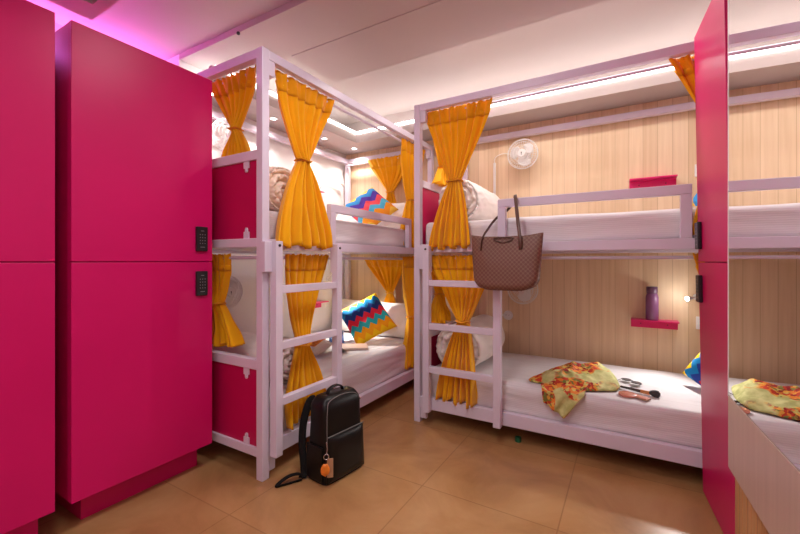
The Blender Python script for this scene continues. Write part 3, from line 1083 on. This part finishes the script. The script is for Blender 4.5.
# ------------------------------------------------------------------ floral scarf
def scarf():
    t = thing('scarf', 'crumpled green and orange floral scarf lying on the bottom mattress of the right bunk', 'scarf', (-.30, 2.55, .348))
    O = Vector((-.30, 2.55, .348))
    YE = 2.395                                        # mattress edge
    def mound(x, y):
        return .050 * math.exp(-(((x + .20) / .17) ** 2 + ((y - 2.74) / .20) ** 2)) + .030 * math.exp(-(((x + .40) / .10) ** 2 + ((y - 2.62) / .14) ** 2)) + .016
    def fold(x, y):
        w1 = 1.3 * nz(x * 5, y * 5) + .6 * nz(x * 11, y * 11, 7)
        q = (x * .85 + y * .35) * 30 + 3.2 * w1
        ridge = 1 - abs(math.sin(q * .5))
        q2 = (x * .3 - y * .8) * 24 + 3 * w1
        return .024 * ridge ** 1.6 + .016 * (1 - abs(math.sin(q2 * .5))) + .016 * nz(x * 8, y * 8, 4) + .008 * nz(x * 21, y * 19, 1)
    def body(outline, seed, hz, name):
        bm = NB()
        pts = catmull([(a, b, 0) for a, b in outline], 10, True)
        c = Vector((sum(p.x for p in pts) / len(pts), sum(p.y for p in pts) / len(pts), 0))
        rings = []
        NRR = 26
        for i in range(1, NRR + 1):
            k = i / NRR
            ring = []
            for p in pts:
                q = c.lerp(p, k)
                z = mound(q.x, q.y) * (1 - k ** 6) * hz + fold(q.x + seed, q.y) * (1 - .75 * k ** 8) + .006
                if q.y < YE - .035:                    # droops over the mattress edge
                    z = z - (YE - .035 - q.y)
                ring.append(bm.verts.new((q.x - O.x, q.y - O.y, max(z, .004) if q.y >= YE - .035 else z)))
            rings.append(ring)
        cv = bm.verts.new((c.x - O.x, c.y - O.y, mound(c.x, c.y) * hz + fold(c.x + seed, c.y) + .006))
        n = len(pts)
        for j in range(n):
            bm.faces.new((cv, rings[0][j], rings[0][(j + 1) % n]))
        for A, B in zip(rings, rings[1:]):
            for j in range(n):
                bm.faces.new((A[j], B[j], B[(j + 1) % n], A[(j + 1) % n]))
        return solid(obj(name, bm, M['floral'], t, smooth=True), .0025)
    body([(-.535, 2.49), (-.49, 2.66), (-.40, 2.84), (-.27, 2.98), (-.14, 2.99), (-.075, 2.84), (-.045, 2.58), (-.12, 2.50), (-.22, 2.45), (-.30, 2.43), (-.40, 2.46)], 0, 1.0, 'folded_mass')
    # the corner hanging down the front of the mattress
    bm = NB()
    G = []
    A0, A1 = Vector((-.475, 2.52, .375)), Vector((-.20, 2.52, .395))
    E0, E1 = Vector((-.435, 2.375, .350)), Vector((-.215, 2.372, .352))
    T0, T1 = Vector((-.425, 2.365, .285)), Vector((-.312, 2.362, .205))
    for i in range(19):
        row = []
        for j in range(25):
            u, f = j / 24, i / 18
            if f < .4:
                p = A0.lerp(A1, u).lerp(E0.lerp(E1, u), f / .4)
            else:
                g = (f - .4) / .6
                p = E0.lerp(E1, u).lerp(T0.lerp(T1, u), g)
                if u > .5:
                    p.z += (u - .5) * .02 * g
            p += Vector((0, -.010 * math.sin(u * 13 + 2 * f) * min(1, f * 1.5) - .010, .012 * nz(u * 4, f * 4, 2)))
            row.append(bm.verts.new(p - O))
        G.append(row)
    for A, B in zip(G, G[1:]):
        for j in range(24):
            bm.faces.new((A[j], A[j + 1], B[j + 1], B[j]))
    solid(obj('hanging_corner', bm, M['floral'], t, smooth=True), .0025)
scarf()

# ------------------------------------------------------------------ small things on the right mattress
ZM = .352
t = thing('sunglasses', 'dark tinted sunglasses lying beside the scarf', 'sunglasses', (.015, 2.755, ZM), math.radians(-40))
M['lens'] = plain('grey_lens', (.10, .11, .13, 1), .12)
M['specframe'] = plain('grey_spectacle_frame', (.06, .06, .07, 1), .3)
for sx in (-.034, .034):
    bm = NB()
    pts = [(sx + .029 * math.cos(a) * (1.0 - .1 * math.sin(a)), .023 * math.sin(a)) for a in [2 * PI * i / 24 for i in range(24)]]
    prism(bm, pts, .014, .016, 'xy')
    obj('tinted_lens', bm, M['lens'], t)
    bm = NB()
    tube(bm, [(a, b, .015) for a, b in pts], .0022, k=2, n=6, closed=True)
    obj('rim', bm, M['specframe'], t, smooth=True)
bm = NB()
tube(bm, [(-.008, .006, .015), (0, .009, .017), (.008, .006, .015)], .002, n=6)
obj('bridge', bm, M['specframe'], t, smooth=True)
for s in (-1, 1):
    bm = NB()
    tube(bm, [(s * .062, .010, .015), (s * .064, -.03, .008), (s * .058, -.075, .003), (s * .045, -.10, .002)], .0018, n=6)
    obj('temple_arm', bm, M['specframe'], t, smooth=True)
t = thing('makeup_brush', 'makeup brush with dark bristles and tan handle beside the sunglasses', 'brush', (.060, 2.585, ZM + .010), math.radians(-22))
M['handle_dark'] = plain('dark_wood_handle', (.06, .045, .035, 1), .4)
M['ferrule'] = plain('copper_ferrule', (.62, .28, .10, 1), .3, metal=.6)
M['bristle'] = fabric('dark_bristle', (.05, .045, .045, 1), bump=.6)
bm = NB()
cyl(bm, (-.105, 0, 0), (.0, 0, 0), .006, .009, n=14)
soft(obj('handle', bm, M['handle_dark'], t))
bm = NB()
cyl(bm, (.0, 0, 0), (.045, 0, 0), .0095, .011, n=16)
soft(obj('ferrule', bm, M['ferrule'], t))
bm = NB()
lathe(bm, [(.010, 0), (.016, .012), (.020, .028), (.018, .042), (.010, .050), (0, .052)], 20)
bmesh.ops.rotate(bm, verts=bm.verts, cent=(0, 0, 0), matrix=Matrix.Rotation(PI / 2, 3, 'Y'))
bmesh.ops.translate(bm, verts=bm.verts, vec=(.045, 0, .005))
soft(obj('bristles', bm, M['bristle'], t))
M['blush'] = plain('coral_compact', (.62, .22, .15, 1), .4)
M['tanc'] = plain('tan_compact', (.55, .35, .22, 1), .35)
t = thing('powder_compact', 'round coral powder compact lying next to the scarf', 'compact', (-.005, 2.500, ZM))
bm = NB()
lathe(bm, [(0, 0), (.042, 0), (.045, .003), (.045, .010), (.041, .012), (0, .0125)], 32)
soft(obj('case', bm, M['blush'], t))
bm = NB()
lathe(bm, [(.030, .0125), (.031, .0135), (.032, .0125)], 28)
obj('rim', bm, M['ferrule'], t)
t = thing('powder_compact', 'tan folded compact lying under the makeup brush handle', 'compact', (.055, 2.485, ZM), math.radians(-30))
obj('base', boxes((-.045, .045, -.022, .022, 0, .006), bev=.002), M['tanc'], t)
obj('lid', boxes((-.043, .043, -.020, .020, .0065, .010), bev=.0015), M['blush'], t)
bm = NB()
cyl(bm, (-.05, 2.64, ZM + .006), (.020, 2.60, ZM + .006), .005, .0035, n=12)
o = soft(obj('eyeliner_pencil', bm, M['handle_dark']))
tag(o, 'short dark pencil lying between the scarf and the makeup brush', 'pencil')

# ------------------------------------------------------------------ things on the left lower mattress
ZL = .398
M['paper'] = plain('cream_pages', (.80, .70, .60, 1), .7, nscale=60)
M['cover'] = plain('cream_cover', (.72, .58, .50, 1), .5)
t = thing('open_book', 'open book lying face down on the bottom tier of the left bunk behind the ladder', 'book', (-1.985, 2.285, ZL), math.radians(62))
for s in (-1, 1):
    bm = NB()
    G = []
    for i in range(11):
        f = i / 10
        x = s * (.004 + .125 * f)
        z = .070 * (1 - f) ** 1.3 + .012
        G.append([bm.verts.new((x, y, z)) for y in (-.09, .09)])
    for A, B in zip(G, G[1:]):
        bm.faces.new((A[0], A[1], B[1], B[0]))
    solid(obj('cover', bm, M['cover'], t, smooth=True), .003, 1)
    bm = NB()
    for q in range(3):
        G = []
        for i in range(11):
            f = i / 10
            x = s * (.006 + (.118 - .004 * q) * f)
            z = .070 * (1 - f) ** 1.3 + .008 - q * .003 * (1 - f)
            G.append([bm.verts.new((x, y, max(z, .002))) for y in (-.086, .086)])
        for A, B in zip(G, G[1:]):
            bm.faces.new((A[0], A[1], B[1], B[0]))
    obj('pages', bm, M['paper'], t, smooth=True)
t = thing('notebook', 'flat pinkish tan notebook lying on the bottom tier of the left bunk near the cushion', 'notebook', (-1.925, 2.50, ZL), math.radians(-52))
M['tan_cover'] = plain('pinkish_tan_cover', (.58, .36, .27, 1), .5)
obj('cover', boxes((-.085, .085, -.125, .125, .0135, .016), bev=.001), M['tan_cover'], t)
obj('pages', boxes((-.082, .082, -.122, .122, .003, .0135)), M['paper'], t)
obj('back_cover', boxes((-.085, .085, -.125, .125, 0, .003), bev=.001), M['tan_cover'], t)
M['orange'] = plain('orange_wrapper', (.75, .22, .03, 1), .35, noise_amt=.4, nscale=40)
M['blue'] = plain('blue_wrapper', (.05, .12, .35, 1), .35, noise_amt=.5, nscale=40)
o = obj('snack_packet', pillow_bm(.14, .17, .05, 4, .03, .012), M['orange'], None, smooth=True, loc=(-2.22, 2.42, ZL + .045), rot=(math.radians(24), math.radians(8), math.radians(50)))
tag(o, 'orange snack packet behind the open book on the left bunk', 'snack packet')
o = obj('snack_packet', pillow_bm(.13, .18, .045, 9, .03, .012), M['blue'], None, smooth=True, loc=(-2.17, 2.60, ZL + .045), rot=(math.radians(24), math.radians(-5), math.radians(40)))
tag(o, 'blue snack packet beside the orange one behind the open book', 'snack packet')

# ------------------------------------------------------------------ backpack
BPX = (-1.268, 1.436, 0)
t = thing('backpack', 'black leather backpack standing on the floor by the left bunk ladder', 'backpack', BPX, math.radians(82))
W_, D_, H_ = .272, .150, .412
bm = NB()
NTH, NZ = 64, 30
def bp_ring(f, top=False):
    z = f * H_
    ex = 7
    s = 1 - .05 * f
    if f > .86:
        q = (f - .86) / .14
        s *= 1 - .20 * q ** 2.2
    dpt = D_ * (1.08 - .22 * f) * (1 - .35 * max(0, (f - .86) / .14) ** 2)
    ring = []
    for j in range(NTH):
        a = 2 * PI * j / NTH
        c, sn = math.cos(a), math.sin(a)
        x = W_ / 2 * s * math.copysign(abs(c) ** (2 / ex), c)
        y = dpt / 2 * math.copysign(abs(sn) ** (2 / 4.5), sn)
        y += .004 * nz(x * 9, z * 9, 5)
        ring.append(bm.verts.new((W_ / 2 + x, D_ / 2 + y, z + .002)))
    return ring
R_ = [bp_ring(i / NZ) for i in range(NZ + 1)]
for A, B in zip(R_, R_[1:]):
    for j in range(NTH):
        bm.faces.new((A[j], A[(j + 1) % NTH], B[(j + 1) % NTH], B[j]))
bm.faces.new(R_[0])
bm.faces.new(R_[-1])
soft(obj('body', bm, M['leather'], t), 60)
# front pocket, a bulging panel on the lower half of the front (local -y)
bm = NB()
G = []
for i in range(25):
    fz = i / 24
    row = []
    for j in range(33):
        u = j / 32 * 2 - 1
        b = .018 * (1 - u ** 6) * (1 - (fz * 2 - 1) ** 8) * (1 + .25 * math.sin(fz * 3))
        row.append(bm.verts.new((W_ / 2 + u * W_ * .475 * (1 - .03 * fz), -.002 - b + .006 * fz, .010 + fz * .225)))
    G.append(row)
for A, B in zip(G, G[1:]):
    for j in range(32):
        bm.faces.new((A[j], A[j + 1], B[j + 1], B[j]))
solid(obj('front_pocket', bm, M['leather'], t, smooth=True), .006)
# piping along the pocket top and up the near edge
bm = NB()
tube(bm, [(.010, -.006, .238), (W_ * .3, -.010, .240), (W_ * .7, -.010, .240), (W_ - .012, -.006, .238)], .0022, n=6)
tube(bm, [(.012, -.001, .18), (.012, .002, .28), (.020, .008, .36), (.045, .022, .398), (W_ * .5, .030, .410), (W_ - .05, .022, .398), (W_ - .022, .008, .36)], .0022, n=6)
obj('seam_piping', bm, M['stitch'], t, smooth=True, label='pale grey seam piping')
bm = NB()
strap(bm, [(W_ * .30, D_ * .55, .392), (W_ * .34, D_ * .55, .432), (W_ * .5, D_ * .55, .446), (W_ * .66, D_ * .55, .432), (W_ * .70, D_ * .55, .392)], .026, .010, up=(0, 0, 1), n=8)
obj('carry_handle', bm, M['leather'], t, smooth=True)
for xs, nm in ((.05, 0), (W_ - .09, 1)):
    bm = NB()
    y0 = D_ * .98
    strap(bm, [(xs, y0 - .012, .385), (xs - .012, y0 + .022, .365), (xs - .035, y0 + .040, .27), (xs - .045, y0 + .040, .16), (xs - .050, y0 + .022, .075), (xs - .055, y0 + .010, .022), (xs - .075, y0 + .002, .008)], .045, .012, up=(1, 0, 0), n=8)
    s_ = obj('shoulder_strap', bm, M['webbing'], t, smooth=True)
    if nm == 0:
        bm = NB()
        strap(bm, [(xs - .073, y0, .010), (xs - .09, y0 + .010, .030), (xs - .140, y0 + .030, .030), (xs - .200, y0 + .035, .008), (xs - .150, y0 + .012, .006), (xs - .085, y0 - .012, .006)], .022, .004, up=(0, 0, 1), n=4)
        obj('loose_end', bm, M['webbing'], s_)
bm = NB()
box(bm, -.009, .004, .016, D_ - .014, .016, .185, bev=.004)
obj('side_pocket', bm, M['leather'], t)
# key charm hanging from the zip
t = thing('key_charm', 'small orange charm and tan tag hanging from the backpack zip', 'key charm', (BPX[0] + .024, BPX[1] - .020, .058), math.radians(41))
t.scale = (1.35, 1.35, 1.35)
M['charm_orange'] = plain('orange_rubber', (.80, .22, .02, 1), .4, noise_amt=.2, nscale=60)
M['tagtan'] = plain('tan_leather_tag', (.45, .26, .14, 1), .5)
bm = NB()
tube(bm, [(.009 * math.cos(2 * PI * i / 12), 0, .078 + .009 * math.sin(2 * PI * i / 12)) for i in range(12)], .0014, k=3, n=6, closed=True)
obj('ring', bm, M['steel'], t, smooth=True)
bm = NB()
tube(bm, [(0, 0, .087), (.003, .004, .105), (.0, .008, .125)], .0014, n=6)
obj('chain', bm, M['steel'], t, smooth=True)
bm = NB()
box(bm, .002, .024, .002, .005, .002, .070, bev=.001)
obj('leather_tag', bm, M['tagtan'], t)
bm = NB()
bmesh.ops.create_uvsphere(bm, u_segments=20, v_segments=14, radius=1)
for v in bm.verts:
    v.co = Vector((v.co.x * .016 - .004, v.co.y * .007 - .007, v.co.z * .022 + .034 + .003 * abs(math.sin(v.co.x * 4))))
obj('charm', bm, M['charm_orange'], t, smooth=True)

# ------------------------------------------------------------------ tote bag on the guard rail
t = thing('tote_bag', 'brown monogram tote bag hanging from the right bunk guard rail', 'tote bag', (-.605, 2.215, .935))
O = Vector((-.605, 2.215, .935))
bm = NB()
NTH, NZ = 72, 24
rings = []
for i in range(NZ + 1):
    f = i / NZ
    z = f * .308
    hw = (.180 + .024 * f) * (1 - .10 * max(0, (.12 - f) / .12) ** 2)
    hd = .062 * (1 - .70 * f ** 1.5) * (1 - .25 * max(0, (.10 - f) / .10) ** 2)
    ring = []
    for j in range(NTH):
        a = 2 * PI * j / NTH
        c, s = math.cos(a), math.sin(a)
        x = hw * math.copysign(abs(c) ** (2 / 5), c)
        y = hd * math.copysign(abs(s) ** (2 / 3), s) + .005 * nz(x * 8, z * 8, 3)
        zz = z + (.010 * (x / .2) ** 2 + .004 * nz(x * 12, 1)) * f - .012 * (1 - (x / .2) ** 2) * f * .4 + .050 * max(0, (abs(x) - .07) / .13) ** 2 * (1 - f) ** 2
        ring.append(bm.verts.new((x, y, zz)))
    rings.append(ring)
for A, B in zip(rings, rings[1:]):
    for j in range(NTH):
        bm.faces.new((A[j], A[(j + 1) % NTH], B[(j + 1) % NTH], B[j]))
bm.faces.new(rings[0])
solid(soft(obj('bag_body', bm, M['tote'], t), 60), .003)
bm = NB()
strap(bm, [Vector(p) - O for p in ((-.513, 2.176, 1.165), (-.516, 2.172, 1.23), (-.545, 2.235, 1.36), (-.578, 2.325, 1.478), (-.590, 2.366, 1.492), (-.604, 2.402, 1.462), (-.650, 2.412, 1.415), (-.712, 2.375, 1.36), (-.728, 2.270, 1.29), (-.730, 2.176, 1.23), (-.738, 2.172, 1.160))], .020, .006, up=(0, 1, 0), n=8)
obj('handle', bm, M['tote_strap'], t, smooth=True)
bm = NB()
tube(bm, [Vector(p) - O for p in ((-.668, 2.190, 1.225), (-.655, 2.186, 1.216), (-.610, 2.183, 1.205), (-.570, 2.186, 1.216), (-.556, 2.190, 1.226))], .0035, n=8)
tube(bm, [Vector(p) - O for p in ((-.668, 2.190, 1.228), (-.655, 2.187, 1.232), (-.610, 2.186, 1.233), (-.570, 2.187, 1.232), (-.556, 2.190, 1.228))], .003, n=8)
obj('closure_tab', bm, M['tote_strap'], t, smooth=True)

# green scrap under the bed
M['green'] = plain('green_plastic', (.01, .10, .04, 1), .4)
o = obj('tape_roll', (lambda b: (lathe(b, [(.010, 0), (.018, 0), (.018, .028), (.010, .028), (.010, 0)], 24, (-.58, 2.40, .0)), b)[1])(NB()), M['green'])
soft(o)
tag(o, 'small green tape roll on the floor under the right bunk rail', 'tape')

# ------------------------------------------------------------------ right locker and mirrored vanity
RA = math.radians(2.85)
RO = (.305, 2.320, 0)
t = thing('locker', 'tall magenta locker standing in front of the right bunk beside the mirror', 'locker', (.303, 2.308, 0), rot=(0, math.radians(-.9), math.radians(4.1)))
obj('carcass', boxes((.024, .50, -.465, -.001, .10, 2.165), bev=.002), M['pink'], t)
obj('plinth', boxes((.010,   .49, -.458, -.010, 0, .10)), M['pink'], t)
for z0, z1 in ((.012, 1.093), (1.097, 2.165)):
    d = obj('door', boxes((0, .022, -.465, 0, z0, z1), bev=.002), M['pink'], t)
    keypad(d, 0, -.046, .972 if z0 < 1 else 1.218, -1)
M['mirror'] = MT('mirror_glass', (.94, .94, .94, 1), 0.0, 1.0).m
t = thing('vanity_cabinet', 'wall length mirror cabinet with wood front panel and slatted base beside the pink locker', 'mirror cabinet', RO, RA)
VX, VY0, VY1 = -.062, -.700, -2.25
obj('body', boxes((VX + .012, .45, VY1, VY0, .438, 2.40), bev=0), M['woodpanel'], t)
obj('mirror', boxes((VX, VX + .006, VY1, VY0, .668, 2.40)), M['mirror'], t, label='tall frameless mirror')
obj('front_panel', boxes((VX - .001, VX + .012, VY1, VY0, .436, .664), bev=.001), M['woodpanel'], t, label='pale wood front panel')
obj('edge_trim', boxes((VX - .001, VX + .011, VY0, VY0 + .004, .664, 2.40)), M['plasticw'], t, label='pale mirror edge strip')
bm = NB()
y = -.485
while y > VY1:
    box(bm, .004, .030, y - .042, y, 0, .435, bev=.004)
    y -= .045
box(bm, .03, .44, VY1, -.485, 0, .435)
obj('slatted_base', bm, M['woodslat'], t, label='warm brown slatted base')

# ------------------------------------------------------------------ added fill lights
def area(name, loc, size, energy, col=(1, .95, .92), rot=(0, 0, 0), sy=None):
    l = bpy.data.lights.new(name, 'AREA')
    l.shape = 'RECTANGLE' if sy else 'DISK'
    l.size = size
    if sy:
        l.size_y = sy
    l.energy = energy
    l.color = col
    o = bpy.data.objects.new(name, l)
    COL.objects.link(o)
    o.location = loc
    o.rotation_euler = rot
    return o
area('ceiling_fill', (-.35, 2.44, 2.54), 1.7, 17, (1, .94, .90), sy=.08)  # added strip light without a fixture, brightens the upper oak wall
area('ceiling_fill', (-.75, 1.2, 2.49), .3, 10, (1, .92, .94))  # this and the next two: added overhead fill, no fixtures modelled
area('ceiling_fill', (-.55, .1, 2.49), .4, 12, (1, .92, .94))
area('ceiling_fill', (-.6, -1.0, 2.49), .5, 12, (1, .92, .94))

w = bpy.data.worlds.new('room_world')
sc.world = w
w.use_nodes = True
w.node_tree.nodes['Background'].inputs[0].default_value = (.9, .8, .8, 1)
w.node_tree.nodes['Background'].inputs[1].default_value = .05

# ------------------------------------------------------------------ camera
cam = bpy.data.cameras.new('camera')
cam.sensor_width = 36
cam.lens = 387.5 / 800 * 36
cam.shift_y = -6 / 800
cam.clip_start = .02
co = bpy.data.objects.new('camera', cam)
COL.objects.link(co)
co.location = (0, 0, 1.1)
co.rotation_euler = (PI / 2, 0, math.atan2(228.6, 387.5))
sc.camera = co

vs = sc.view_settings
vs.view_transform = 'Standard'
vs.look = 'None'
vs.gamma = 1
vs.use_curve_mapping = False
vs.exposure = 0.08
sc.cycles.max_bounces = 10
sc.cycles.diffuse_bounces = 6
sc.cycles.glossy_bounces = 6
